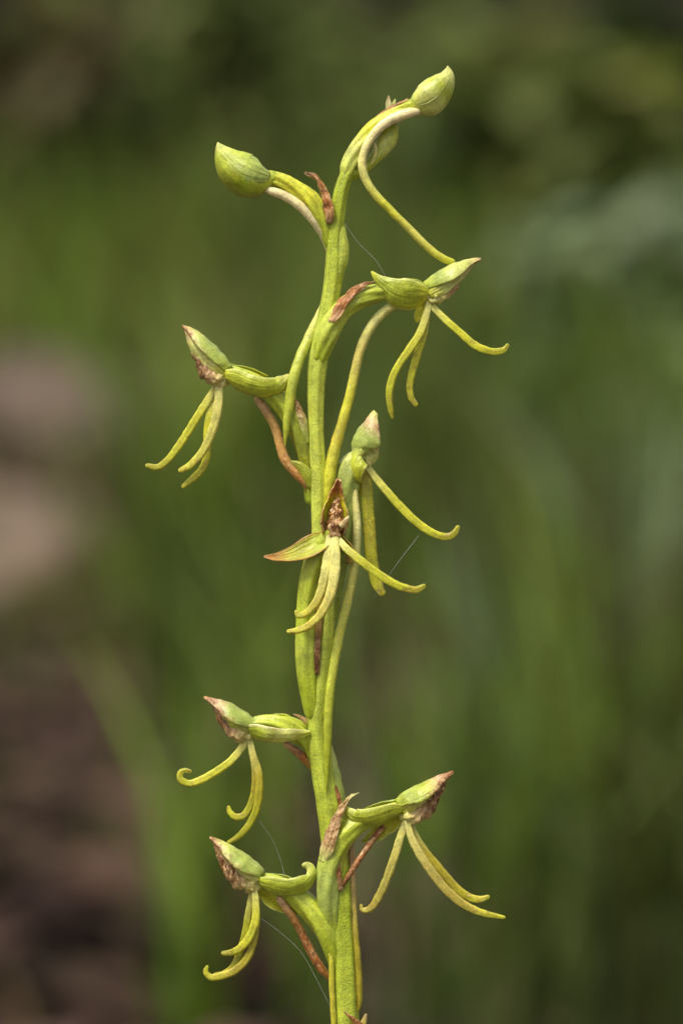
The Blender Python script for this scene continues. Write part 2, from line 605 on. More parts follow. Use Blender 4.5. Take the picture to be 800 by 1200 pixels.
# --- undeveloped bud behind it
b0 = flower([(408, 206, -2, 7), (418, 203, -4, 6), (428, 197, -6, 5.6), (437, 188, -8, 6.5), (446, 177, -10, 9.5), (453, 165, -10, 11.5), (458, 153, -10, 9), (461, 144, -10, 5), (462, 138, -10, 1.5)],
            [STEM, GREEN, GREEN, PALEG, GREEN, OLIVE], 'tiny undeveloped bud tucked behind the drooping spur', 'flower_bud', ribs=3, rib=0.06, wth=(0.0, 0.0, 0.25, 0.2))
spur(b0, [(430, 197, -4, 2), (437, 188, -2, 2.4), (440, 178, 0, 2.4), (439, 170, 0, 2), (436, 164, -3, 1.2)], [PALEG, STRAW, CREAM])

# --- left bud
b2 = flower([(388, 286, -4, 7), (383, 268, -3, 9), (375, 250, -1, 10), (364, 235, 0, 10), (350, 223, 0, 9.5), (334, 214, 0, 8.5), (318, 209, 0, 8), (310, 208, 0, 8)],
            [STEM, GREEN, YEL, YEL, GREEN], 'fat teardrop bud held out to the left on a ribbed stalk', 'flower_bud', rib=0.14)
tube('bud_body', [(318, 208, 1, 8), (309, 211, 1, 15), (298, 211, 1, 22), (286, 206, 1, 24.5), (273, 196, 1, 20.5), (263, 184, 1, 12.5), (257.5, 174, 1, 5.5), (255.5, 168, 1, 1.5)],
     [GREEN, GREEN, STEM_D, (138, 144, 26), GREEN, GREEN, STRAW], b2, ribs=3, rib=0.06, twist=0.1, seg=44, lump=0.05, step=1.6, wth=(0.0, 0.05, 0.05, 0.25))
petal('bud_sepal', [(316, 205, 10, 8), (304, 199, 20, 17), (288, 192, 24, 20), (273, 183, 18, 15), (262, 175, 9, 7), (256, 168, 2, 1)], (0.1, -0.5, -1), 0.8, [BLUEG, BLUEG, GREEN, PALEG], b2, thick=2, wth=(0.05, 0.12, 0.1, 0.2))
spur(b2, [(310, 221, 6, 3.5), (318, 224, 6, 5), (332, 229, 6, 5.6), (347, 238, 5, 5.6), (360, 250, 3, 5.4), (371, 264, 0, 5), (380, 279, -6, 4.6), (388, 300, -15, 4.6), (389, 335, -17, 4.8), (377, 364, -13, 5.2), (362, 396, -8, 6.2), (350, 424, 4, 6.4),
          (343, 448, 10, 6.2), (339, 474, 11, 6), (336, 496, 11, 4.6), (334.5, 512, 11, 2.6), (334, 522, 11, 0.8)], [CREAM, CREAM, CREAM, STRAW, (178, 186, 72), (174, 182, 60), (170, 180, 52)])
bract(b2, [(385, 262, 10, 5.5), (384, 248, 13, 7.5), (381, 232, 13, 6.5), (376, 218, 11, 4.4), (368, 207, 8, 3), (357, 202, 4, 0.8)], (0.5, 0.2, -0.9), 0.8)
# swollen leaf trace right of the stem
tube('node', [(395, 236, -3, 4), (396, 256, -3, 6.5), (398, 274, -2, 8), (399.5, 289, -2, 9), (399.5, 301, -2, 9.2), (396, 314, -3, 9), (393, 330, -3, 8)], [STEM, STEM_L, STEM_L, STEM_L, STEM], b2, STEMMAT, seg=30, lump=0.08, lump_s=0.06)

# --- right flower with long curved spur
f4 = flower([(375, 418, 4, 9), (382, 396, 6, 12.5), (392, 375, 7, 13), (402, 362, 6, 12), (415, 353, 4, 11.5), (432, 346, 2, 11), (452, 342, 0, 10), (475, 341, 0, 8), (500, 343, 0, 7.5), (508, 345, 0, 6)],
            [STEM, STEM_L, STEM_L, GREEN, GREEN, GREEN, YEL], 'flower held out to the right with a cupped sepal and curled lip', rib=0.09)
hood(f4, [(496, 333, 0, 14), (507, 324, 0, 24), (520, 315, 0, 30), (537, 308, 0, 24), (552, 304, 0, 10), (563, 303, 0, 3)], (0.35, -0.9, 0.15), cols=(GREEN, BLUEG, PALEG, PALEG, TAN), wth=(0.0, 0.05, 0.1, 0.15, 0.4), seed=4, ew=0.15)
petal('petal', [(502, 344, 12, 6), (514, 337, 15, 10), (528, 328, 13, 9), (545, 316, 8, 5), (555, 309, 4, 1)], (-0.2, -0.3, -1), 0.6, [YEL, PALEG, STRAW, TAN], f4, wth=(0.05, 0.15, 0.2, 0.35), crumple=1, seed=8)
column(f4, [(503, 348, 4, 7), (512, 348, 6, 8), (521, 344, 6, 7), (528, 338, 5, 6), (535, 329, 2, 4)], 2.0, cols=(STRAW, STRAW, TAN, TAN), wth=(0.0, 0.15, 0.4, 0.4))
petal('sepal', [(505, 346, 8, 6), (494, 348, 14, 17), (478, 349, 18, 23), (462, 345, 17, 21), (448, 334, 12, 12), (440, 325, 8, 5), (435, 318, 5, 1)], (0.25, 0.6, -1), 0.7, [YEL, GREEN, GREEN, (158, 170, 60), YEL], f4, edge=PALEG, thick=2.2, crumple=1.0, seed=3)
petal('sepal', [(502, 340, -8, 5), (488, 336, -14, 13), (470, 338, -18, 12), (452, 338, -16, 6), (442, 336, -14, 1)], (0, -0.6, 1), 0.7, [BLUEG, BLUEG, GREEN], f4, thick=2, seed=5)
petal('sepal', [(499, 358, -2, 5), (494, 366, -3, 8), (490, 372, -3, 6), (488, 378, -3, 1)], (0.3, 0.2, 1), 0.5, [YEL, YEL], f4, thick=1.8)
lobe(f4, [(503, 354, 4, 4), (510, 363, 6, 4.8), (522, 375, 8, 5), (538, 389, 9, 5), (554, 403, 9, 5), (568, 410, 8, 4.8), (580, 412, 6, 4.6), (590, 410, 5, 4), (594, 405, 5, 2.8)])
lobe(f4, [(502, 356, 6, 4), (499, 370, 8, 5), (492, 390, 10, 5.6), (480, 409, 11, 5.6), (467, 428, 11, 5.2), (459, 445, 10, 5), (456, 462, 9, 4.6), (457, 478, 8, 4), (459.5, 489, 7, 2)])
lobe(f4, [(501, 362, 1, 4), (497, 388, 2, 5), (490, 412, 2, 5.2), (483, 435, 1, 5), (480, 454, 0, 4.6), (482, 467, 0, 4.2), (487, 474, 0, 3)])
spur(f4, [(470, 354, -4, 5), (456, 361, -4, 5.4), (442, 373, -3, 5.6), (430, 391, -2, 5.6), (421, 413, -1, 5.6), (415, 440, 0, 5.7), (409, 466, 2, 5.8), (401, 495, 4, 6), (393, 522, 6, 6.6), (388, 546, 8, 7), (385, 575, 8, 6), (383, 600, 6, 3)],
     [STRAW, STRAW, (196, 184, 92), YEL, (186, 176, 60), YEL, YEL], wth=(0.05, 0.1, 0.15, 0.1))
bract(f4, [(385, 376, 18, 8), (392, 364, 19, 11), (402, 350, 18, 9), (415, 340, 15, 6), (428, 333, 12, 3.5), (439, 329, 9, 0.8)], (0.5, -0.5, -0.7), 0.9, crumple=3.0, seed=2)

# --- left flower, upper
f3 = flower([(366, 585, -9, 8), (363, 556, -7, 9), (358, 528, -5, 11), (350, 503, -3, 12), (338, 482, -2, 12), (322, 464, -2, 11), (304, 451, -2, 10), (285, 442, -2, 9), (268, 437, -2, 8.5), (262, 436, -2, 7)],
            [STEM_D, OLIVE, (138, 146, 48), GREEN, GREEN, GREEN, BLUEG], 'flower held out to the left by the middle of the stem', rib=0.11, wth=(0.2, 0.15, 0.05, 0.0))
hood(f3, [(271, 431, 0, 17), (262, 418, 0, 25), (249, 404, 0, 28), (235, 393, 0, 22), (223, 385, 0, 11), (214, 381.5, 0, 3)], (-0.7, -0.7, 0.25), cols=(GREEN, BLUEG, BLUEG, PALEG, TAN), wth=(0.0, 0.02, 0.1, 0.25, 0.55), seed=2)
petal('petal', [(262, 442, 12, 6), (250, 430, 16, 10), (238, 416, 14, 11), (226, 400, 9, 8), (217, 386, 3, 1)], (0.2, 0.1, -1), 0.6, [YEL, STRAW, PALEG, TAN], f3, wth=(0.1, 0.3, 0.3, 0.45), crumple=1.2, seed=9)
column(f3, [(262, 444, 3, 9), (254, 443, 6, 10), (246, 438, 7, 10), (238, 428, 6, 8), (230, 414, 3, 6)], 5.0)
petal('sepal', [(258, 441, 6, 8), (272, 447, 14, 17), (290, 456, 18, 19), (310, 460, 18, 19), (326, 457, 14, 17), (335, 448, 9, 12), (339, 439, 5, 2)], (0.0, 0.95, -0.85), 1.0, [YEL, GREEN, GREEN, GREEN, STRAW], f3, edge=PALEG, thick=2.4, crumple=1.0, seed=6)
petal('sepal', [(266, 428, -6, 6), (280, 433, -12, 11), (298, 437, -15, 10), (314, 442, -14, 2)], (0, -0.7, 0.7), 0.8, [BLUEG, BLUEG, YEL], f3, thick=2.0, seed=7)
lobe(f3, [(256, 448, 2, 4), (248, 462, 2, 5), (236, 481, 2, 5.6), (222, 504, 2, 5.6), (207, 526, 2, 5), (195, 541, 2, 4.6), (184, 548, 2, 4.4), (173, 546, 2, 3.2)])
lobe(f3, [(257, 448, 6, 5), (256, 470, 9, 6.2), (252, 494, 11, 6.4), (244, 517, 11, 6), (234, 534, 10, 5.2), (222, 546, 9, 4.6), (212, 551, 8, 3.4)], cols=(STRAW, (196, 190, 98), (192, 186, 84), YEL))
lobe(f3, [(254, 452, 0, 4), (247, 478, 0, 5), (243, 506, 0, 5.4), (243, 530, 0, 5), (238, 548, 0, 4.8), (227, 560, 0, 4.6), (215, 570, 0, 3)])
spur(f3, [(302, 468, -6, 4.6), (312, 482, -6, 5.2), (322, 500, -5, 5.4), (328, 520, -4, 5.6), (334, 538, -3, 6), (346, 553, -2, 6.4), (358, 566, -3, 5), (365, 576, -6, 3)], [TAN, (190, 150, 84), (196, 150, 78), ORANGE, ORANGE], wth=(0.3, 0.32, 0.38, 0.25))
bract(f3, [(362, 520, 4, 5), (359, 500, 7, 8), (353, 482, 8, 7), (344, 463, 5, 1)], (-0.7, -0.2, -0.5), 0.9, cols=(GREEN, PALEG, PINKT, RUST), wth=(0.05, 0.3, 0.5, 0.6), crumple=1.2)
petal('bract', [(364, 572, 2, 4), (358, 558, 5, 9), (350, 548, 5, 8), (340, 540, 2, 1)], (0.3, 0.4, -0.8), 0.8, [GREEN, GREEN, (150, 150, 50)], f3, thick=2)

# --- flower turned to the back right
f5 = flower([(386, 720, -12, 10), (392, 685, -11, 11), (398, 650, -9, 12), (403, 615, -6, 13), (405, 585, -4, 14), (407, 562, -3, 15), (412, 546, -3, 14.5), (420, 536, -3, 10), (427, 530, -3, 7)],
            [STEM_D, BLUEG, BLUEG, BLUEG, BLUEG, PALEG], 'flower turned away with pale green closed hood and trailing spur', rib=0.07)
hood(f5, [(414, 532, 2, 14), (414, 520, 4, 22), (420, 506, 5, 26), (428, 494, 5, 18), (434, 487, 4, 10), (439, 482, 3, 4)], (0.95, -0.2, -0.3), cols=(BLUEG, BLUEG, BLUEG, PINKT, PALEG), wth=(0.0, 0.05, 0.18, 0.3, 0.15), seed=11, ew=0.25, k=0.9)
petal('petal', [(424, 537, -4, 6), (435, 526, -5, 11), (441, 510, -4, 11), (442, 496, -2, 6), (439, 483, 0, 1)], (-1, 0.1, 0.2), 0.9, [PALEG, PINKT, PINKT, TAN], f5, wth=(0.1, 0.25, 0.32, 0.4), crumple=1.2)
column(f5, [(428, 542, -4, 8), (433, 533, -5, 8), (436, 520, -5, 7)], 8.0, cols=(STRAW, PALEG, TAN), wth=(0.0, 0.2, 0.4))
petal('sepal', [(430, 532, 6, 6), (422, 534, 13, 13), (416, 543, 15, 15), (415, 555, 12, 12), (419, 564, 8, 6), (424, 566, 5, 1)], [(0.5, 0.6, -0.8), (0.8, 0.2, -0.8), (0.9, 0.3, -0.6)], 0.9, [PALEG, GREEN, YEL, GREEN], f5, edge=PALEG, thick=2.2, seed=5)
petal('sepal', [(408, 566, -6, 6), (398, 552, -10, 10), (390, 544, -12, 8), (380, 542, -12, 1)], (0, -0.5, 1), 0.7, [PALEG, PALEG, GREEN], f5, thick=2)
lobe(f5, [(430, 547, -2, 4.5), (440, 560, 0, 5), (456, 579, 2, 5.4), (474, 599, 3, 5.6), (492, 615, 3, 5.4), (508, 625, 3, 5), (522, 629, 3, 4.8), (532, 625, 3, 4.2), (536, 618, 3, 2.8)])
lobe(f5, [(428, 552, -4, 7), (430, 580, -3, 8.2), (432, 610, -2, 8.4), (434, 640, -2, 8.4), (437, 665, -2, 8), (442, 684, -1, 7.4), (447, 694, -1, 5)], cols=(OCHRE, OLIVE, (164, 156, 40), OLIVE, YEL), flat=0.35)
lobe(f5, [(421, 560, -8, 3), (420, 590, -8, 3), (419, 620, -7, 3), (420, 642, -6, 2)], cols=(YEL, OLIVE))
spur(f5, [(414, 562, 2, 2.5), (416, 585, 5, 3.9), (418, 612, 6, 4.6), (417.5, 640, 7, 4.9), (414, 670, 8, 5.3), (408, 702, 10, 5.4), (400, 735, 13, 5.4), (393, 768, 15, 5.5), (388, 800, 16, 5.4), (385, 830, 16, 5.3), (384, 860, 16, 4.9), (383.5, 890, 16, 3.7), (383, 912, 16, 2.0), (382.5, 928, 15, 0.7)],
     [STRAW, (214, 208, 136), (206, 202, 108), (196, 198, 88), (192, 196, 74), (182, 188, 58), (158, 166, 38), (146, 156, 30)])

# --- flower facing the camera
f6 = flower([(366, 835, 4, 9), (362, 808, 7, 11), (359, 780, 9, 12), (358, 745, 10, 12), (359, 710, 10, 12), (363, 680, 11, 12.5), (371, 655, 13, 13), (380, 636, 16, 12), (388, 626, 20, 9)],
            [STEM, STEM, STEM_L, STEM, GREEN, GREEN, GREEN], 'flower facing out of the picture with dark brown open throat', rib=0.06, twist=0.15)
hood(f6, [(390, 629, 14, 16), (391, 614, 11, 20), (392, 598, 12, 19), (393.5, 582, 15, 12), (395, 570, 19, 7), (396, 561, 23, 2)], [(0.03, -0.15, 1), (0.03, -0.2, 1), (0, -0.4, 1)], 1.85, 1.0,
     cols=(TAN, (176, 150, 80), YEL, (190, 180, 30), RUST, ORANGE), wth=(0.35, 0.38, 0.32, 0.1, 0.4, 0.5), seed=1)
column(f6, [(391, 625, 24, 8), (392, 617, 24, 8.5), (393, 606, 21, 8), (394, 596, 18, 6.5), (395, 587, 17, 4.5)], 4.0, cols=(TAN, BROWN, (70, 38, 24), (36, 22, 16)), wth=(0.5, 0.7, 0.85, 0.6))
tube('anther', [(401, 615, 33, 4), (405, 610, 36, 3), (408, 606, 37, 1.5)], [CREAM, TAN, CREAM], f6, wth=(0.3,), lump=0.3, lump_s=0.2, seg=12, step=1.5)
petal('sepal', [(386, 627, 18, 7), (375, 636, 24, 14), (360, 644, 27, 15), (344, 650, 26, 11), (328, 653, 23, 7), (318, 653, 21, 4), (309, 652, 19, 1)], (-0.1, 0.6, 1), 0.75, [GREEN, GREEN, OLIVE, OLIVE, (170, 130, 50), RUST], f6, edge=(160, 112, 52), thick=2.2, wth=(0.1, 0.2, 0.2, 0.2, 0.45), seed=3)
petal('sepal', [(396, 628, 16, 6), (404, 634, 18, 10), (411, 643, 17, 11), (412, 653, 13, 8), (406, 661, 10, 1.5)], (-0.7, -0.3, 0.6), 0.9, [GREEN, GREEN, OLIVE, TAN], f6, edge=(160, 120, 60), thick=2.2)
lobe(f6, [(386, 630, 26, 5), (384, 650, 31, 6.4), (381, 672, 34, 6.6), (376, 693, 35, 6), (368, 709, 35, 5.4), (358, 719, 34, 5), (349, 721, 33, 4), (347, 717, 33, 2.5)], cols=(STRAW, STRAW, (192, 182, 84), YEL), flat=0.7)
lobe(f6, [(392, 630, 28, 5.5), (393, 652, 34, 7.2), (391, 678, 38, 7.4), (386, 700, 40, 6.6), (376, 719, 40, 5.8), (362, 733, 39, 5.2), (348, 739, 38, 4.2), (338, 740, 37, 2.6)], cols=(STRAW, STRAW, (196, 184, 84), YEL), flat=0.7)
lobe(f6, [(397, 632, 28, 4), (405, 642, 33, 5.2), (420, 655, 36, 5.8), (438, 669, 37, 5.8), (456, 681, 36, 5.4), (474, 689, 34, 5), (488, 691, 33, 4.6), (496, 687, 33, 3.2)])
petal('bract', [(371, 790, 16, 3), (370, 765, 17, 5), (371, 740, 16, 6), (374, 710, 14, 7), (377, 680, 12, 5)], (0.0, 0, -1), 0.5, [BROWN, (120, 80, 36), (140, 118, 40), OLIVE], f6, wth=(0.5, 0.4, 0.2, 0.1), thick=1.4)  # shade of the gap between ovary and stem, put in as a brown strip

# --- left flower, middle
f7 = flower([(378, 905, -10, 9), (371, 885, -8, 10), (362, 868, -5, 11), (350, 858, -2, 12), (335, 852, 0, 12), (318, 849, 1, 11), (303, 850, 1, 10), (293, 853, 1, 8)],
            [STEM_D, GREEN, GREEN, GREEN, GREEN, BLUEG], 'flower to the left with curled lip and russet pointed hood above a wide gap', rib=0.15)
hood(f7, [(301, 846, 0, 17), (291, 838, 0, 26), (279, 830, 0, 30), (264, 823, 0, 24), (251, 819, 0, 12), (239, 816.5, 0, 3)], (-0.6, -0.8, 0.2), cols=(BLUEG, BLUEG, BLUEG, PINKT, RUST), wth=(0.0, 0.05, 0.15, 0.42, 0.62), seed=6)
petal('petal', [(292, 858, 12, 6), (281, 850, 15, 9), (268, 840, 12, 8), (255, 828, 7, 5), (242, 818, 2, 1)], (0.2, 0.1, -1), 0.6, [STRAW, GREEN, TAN, RUST], f7, wth=(0.2, 0.3, 0.45, 0.5), crumple=1.2, seed=4)
column(f7, [(290, 861, 3, 8), (281, 860, 5, 9), (272, 854, 5, 8), (262, 843, 3, 6), (253, 831, 1, 4)], 7.0)
petal('sepal', [(288, 858, 6, 8), (298, 862, 13, 16), (312, 866, 17, 17), (330, 866, 17, 14), (348, 864, 14, 11), (364, 860, 10, 5)], (0.0, 1.0, -0.85), 1.0, [GREEN, GREEN, PALEG, PALEG, GREEN], f7, edge=CREAM, thick=2.2, ruffle=1.2, wth=(0.05, 0.1, 0.12, 0.05), seed=2)
petal('sepal', [(296, 846, -6, 6), (312, 841, -10, 11), (332, 839, -12, 10), (350, 846, -10, 6), (362, 852, -8, 1)], (0, -0.8, 0.6), 0.9, [BLUEG, GREEN, GREEN], f7, thick=2, ruffle=0.8, seed=1)
lobe(f7, [(289, 866, 4, 4.5), (282, 878, 5, 5.2), (269, 893, 6, 5.4), (252, 905, 6, 5.4), (236, 914, 6, 5.2), (222, 918, 5, 4.8), (212, 914, 5, 4.4), (211, 906, 5, 4), (217, 903, 5, 3.4), (223, 904, 6, 2.4)])
lobe(f7, [(292, 866, 6, 4), (297, 886, 8, 5), (303, 906, 9, 5.6), (304, 928, 9, 5.6), (300, 950, 8, 5.2), (292, 966, 7, 4.6), (281, 979, 6, 4), (268, 987, 5, 2.4)], cols=(STRAW, OCHRE, OLIVE, OLIVE))
lobe(f7, [(294, 880, 2, 3.6), (299, 905, 2, 4.6), (298, 928, 2, 5), (293, 945, 2, 4.8), (285, 956, 2, 4.6), (275, 957, 2, 4.2), (269, 951, 2, 3.6), (268, 946, 2, 2.2)], cols=(STRAW, OCHRE, OLIVE, YEL))
spur(f7, [(336, 872, -8, 4), (348, 881, -9, 5), (360, 892, -10, 5), (372, 905, -12, 4)], [TAN, RUST, OCHRE], wth=(0.4, 0.4, 0.2))
bract(f7, [(364, 850, 4, 5), (358, 845, 8, 3.5), (352, 840, 10, 2), (344, 837, 10, 0.6)], (0, -0.3, -1), 0.7, cols=(GREEN, TAN, RUST), wth=(0.1, 0.5, 0.6), crumple=0.8)

# --- right flower, low
f8 = flower([(391, 1092, 6, 8), (386, 1065, 9, 12), (384, 1035, 11, 14), (388, 1008, 12, 14), (397, 988, 12, 13.5), (410, 972, 10, 13.5), (424, 962, 7, 12), (440, 957, 4, 11), (456, 952, 2, 9.5), (472, 946, 1, 8)],
            [STEM, BLUEG, BLUEG, GREEN, GREEN, GREEN, GREEN], 'flower to the right with russet hood and a long forked lip, low on the stem', rib=0.07)
hood(f8, [(463, 938, 0, 16), (474, 929, 0, 26), (488, 921, 0, 32), (504, 914, 0, 26), (519, 908, 0, 12), (531, 904, 0, 3)], (0.5, -0.85, 0.2), cols=(GREEN, BLUEG, GREEN, PINKT, RUST), wth=(0.0, 0.03, 0.1, 0.35, 0.6), seed=12)
petal('petal', [(470, 950, 11, 6), (483, 943, 15, 10), (497, 934, 13, 10), (512, 921, 8, 7), (527, 907, 3, 1)], (-0.2, 0.1, -1), 0.6, [YEL, STRAW, PINKT, RUST], f8, wth=(0.1, 0.3, 0.5, 0.55), crumple=1.4, seed=13)
column(f8, [(474, 957, 4, 7), (484, 956, 6, 8.5), (494, 951, 7, 9), (503, 942, 6, 8), (512, 930, 3, 6), (519, 919, 1, 4)], 9.0)
petal('sepal', [(474, 950, 6, 7), (462, 954, 14, 15), (446, 960, 18, 17), (428, 964, 19, 18), (412, 962, 17, 18), (404, 952, 15, 12), (402, 944, 13, 3)], [(0.2, 1, -0.85), (0.2, 1, -0.85), (0.6, 0.8, -0.6)], 1.0, [GREEN, GREEN, GREEN, GREEN, PALEG], f8, edge=PALEG, thick=2.4, seed=8)
petal('sepal', [(470, 938, -6, 6), (455, 941, -12, 9), (438, 945, -14, 9), (424, 950, -12, 2)], (0, -0.8, 0.7), 0.9, [BLUEG, BLUEG, GREEN], f8, thick=2)
petal('sepal', [(474, 958, -4, 5), (460, 967, -7, 9), (445, 976, -8, 10), (432, 983, -7, 6), (424, 986, -6, 1)], (-0.3, 0.4, 0.9), 0.6, [YEL, YEL, GREEN], f8, edge=PALEG, thick=2, ruffle=1)
lobe(f8, [(475, 962, 6, 4.5), (470, 978, 8, 5.4), (464, 998, 10, 5.8), (457, 1019, 11, 5.8), (449, 1040, 11, 5.6), (440, 1057, 10, 5.2), (432, 1066, 9, 4.6), (424, 1066, 8, 3), (423, 1061, 8, 2)], cols=(STRAW, (184, 176, 84), (176, 166, 70), (176, 164, 66)))
lobe(f8, [(476, 962, 8, 4.5), (482, 982, 10, 5.4), (493, 1003, 12, 5.8), (508, 1025, 13, 6), (525, 1045, 13, 5.8), (545, 1061, 12, 5.2), (566, 1070, 11, 4.4), (590, 1075, 10, 2.2)], cols=(STRAW, (184, 170, 84), (180, 164, 70), YEL))
lobe(f8, [(479, 962, 2, 4), (488, 982, 3, 5), (502, 1003, 3, 5.4), (518, 1022, 3, 5.4), (534, 1040, 3, 5.2), (547, 1050, 3, 5), (560, 1054, 3, 4.6), (571, 1051, 3, 2.8)], cols=(STRAW, OCHRE, OCHRE, YEL))
spur(f8, [(448, 970, -2, 3.6), (438, 982, 2, 4), (428, 996, 8, 3.8), (417, 1013, 14, 3.4), (408, 1027, 16, 3.2), (398, 1043, 15, 2.2)], [RUST, RUST, BROWN], wth=(0.5, 0.5, 0.45))
bract(f8, [(377, 1010, 22, 7), (380, 996, 24, 11), (385, 980, 25, 11), (392, 962, 24, 8), (400, 946, 22, 4.5), (409, 935, 20, 2.4), (420, 928, 18, 0.6)], (0.7, -0.1, -0.7), 0.9, cols=(PALEG, TAN, PINKT, TAN, STRAW), wth=(0.1, 0.5, 0.55, 0.5, 0.2), crumple=2.6, seed=7)
# back of the node: green ovary wall and rusty bract seam right of the stem
petal('bract', [(408, 990, -8, 10), (406, 960, -7, 14), (401, 925, -7, 16), (394, 895, -9, 14), (387, 874, -12, 6)], (-1, 0, -0.1), 1.1, [STEM, BLUEG, BLUEG, PALEG], f8, thick=3, edge=PALEG)
bract(f8, [(398, 948, 8, 5), (396, 935, 9, 4), (393, 920, 9, 1)], (0, 0, -1), 0.6, crumple=0.8)
bract(f8, [(399, 1044, 17, 3), (396, 1028, 20, 4), (395, 1008, 20, 3), (396, 996, 18, 1)], (0, 0, -1), 0.6, cols=(TAN, RUST, PINKT), wth=(0.4, 0.5, 0.4), crumple=0.8)
spur(f8, [(411, 985, -8, 3.4), (412, 1010, -3, 4), (413, 1045, 0, 4.2), (415, 1085, 2, 4.6), (418, 1125, 2, 5), (420, 1155, 2, 4.8), (420.5, 1176, 2, 3.6), (419, 1184, 2, 2)], [TAN, TAN, (186, 170, 80), OCHRE, (170, 156, 40), OCHRE], wth=(0.4, 0.3, 0.1, 0.05, 0.1))

# --- left flower, lowest
f9 = flower([(396, 1135, 2, 9), (391, 1112, 4, 12), (382, 1090, 5, 14), (370, 1072, 4, 14), (354, 1056, 2, 13), (338, 1043, 1, 12), (322, 1036, 0, 10.5), (308, 1032, 0, 9), (300, 1031, 0, 7.5)],
            [STEM, STEM, GREEN, GREEN, GREEN, GREEN, BLUEG], 'lowest flower, to the left, with a hooked sepal and dark russet hood', rib=0.07)
hood(f9, [(310, 1021, 0, 16), (301, 1012, 0, 27), (288, 1002, 0, 31), (272, 992, 0, 25), (258, 985, 0, 13), (246, 980.5, 0, 3)], (-0.65, -0.75, 0.2), cols=(BLUEG, BLUEG, BLUEG, PALEG, RUST), wth=(0.0, 0.03, 0.1, 0.25, 0.6), seed=14)
petal('petal', [(302, 1033, 11, 6), (289, 1024, 15, 10), (274, 1012, 13, 10), (260, 997, 8, 7), (248, 983, 3, 1)], (0.2, 0.1, -1), 0.6, [STRAW, STRAW, TAN, RUST], f9, wth=(0.1, 0.4, 0.55, 0.55), crumple=1.6, seed=15)
column(f9, [(300, 1038, 4, 7), (290, 1036, 6, 8.5), (280, 1031, 7, 9), (270, 1020, 6, 8), (261, 1006, 3, 5.5), (254, 993, 1, 3.5)], 12.0)
petal('sepal', [(302, 1034, 6, 8), (314, 1041, 14, 17), (332, 1046, 18, 19), (350, 1044, 19, 19), (362, 1036, 17, 16), (367, 1026, 15, 10), (364, 1017, 14, 6), (358, 1014, 14, 4), (354, 1015, 14, 2)], [(0.0, 1, -0.85), (0.0, 1, -0.85), (-0.4, 0.8, -0.8), (-0.8, 0.1, -0.6)], 0.95, [GREEN, GREEN, (166, 178, 56), GREEN, PALEG], f9, edge=PALEG, thick=2.4, seed=10)
petal('sepal', [(306, 1026, -6, 6), (320, 1026, -12, 10), (336, 1029, -14, 9), (350, 1034, -12, 1)], (0, -0.8, 0.7), 0.9, [BLUEG, BLUEG, BLUEG], f9, thick=2)
petal('sepal', [(302, 1044, -4, 5), (314, 1054, -7, 9), (328, 1062, -8, 9), (340, 1067, -6, 6), (350, 1070, -6, 1)], (0.2, 0.5, 0.8), 0.6, [YEL, YEL, GREEN], f9, edge=PALEG, thick=2)
lobe(f9, [(298, 1040, 8, 4), (300, 1060, 10, 5.2), (299, 1080, 11, 5.6), (293, 1097, 11, 5.6), (284, 1109, 10, 5.4), (273, 1116, 9, 4.8), (262, 1117, 8, 3.2)])
lobe(f9, [(299, 1045, 4, 3.6), (301, 1075, 5, 4.6), (298, 1100, 6, 5), (290, 1122, 6, 5.2), (276, 1137, 6, 5.2), (259, 1144, 6, 5), (246, 1145, 5, 4.4), (241, 1138, 5, 3.4), (243, 1133, 6, 2)], cols=(STRAW, OCHRE, OCHRE, YEL))
lobe(f9, [(295, 1045, 2, 3.6), (291, 1070, 1, 4.6), (287, 1095, 1, 5), (281, 1117, 1, 5.2), (273, 1134, 1, 5), (262, 1141, 1, 4), (252, 1142, 1, 2.4)], cols=(STRAW, OLIVE, OLIVE, OCHRE))
spur(f9, [(328, 1054, 6, 4.4), (338, 1068, 4, 4.8), (349, 1085, 0, 4.8), (358, 1103, -3, 4.8), (368, 1122, -4, 5), (378, 1137, -5, 5), (388, 1148, -8, 3)], [TAN, ORANGE, RUST, RUST, ORANGE], wth=(0.35, 0.5, 0.5, 0.4))
spur(f9, [(386, 1105, 9, 2), (388, 1125, 13, 3), (388.5, 1150, 13, 3.4), (390, 1180, 13, 3.4), (392, 1215, 12, 3.2), (393, 1240, 10, 2)], [YEL, (176, 168, 50), YEL])
petal('bract', [(392, 1128, -2, 4), (384, 1112, 2, 9), (375, 1100, 0, 6), (369, 1092, -2, 1)], (0.5, 0.4, -0.7), 0.8, [PALEG, PALEG, STRAW], f9, thick=1.8, wth=(0.05, 0.2, 0.3))

# --- withered bract tips on the stem at the lower edge
nb = petal('bract', [(424, 1206, 14, 6), (418, 1199, 17, 4.5), (411, 1192, 19, 2.6), (402, 1185, 20, 0.6)], (0.2, -0.4, -1), 0.9, [BROWN, RUST, TAN], root, wth=(0.4, 0.5, 0.4), crumple=0.8, thick=1.4)
petal('bract', [(421, 1216, 12, 4), (424, 1202, 13, 4.4), (427, 1194, 13, 2.8), (429, 1188, 13, 0.8)], (0.2, 0, -1), 0.9, [BROWN, OCHRE, TAN], root, wth=(0.4, 0.3, 0.3), crumple=0.8, thick=1.4)

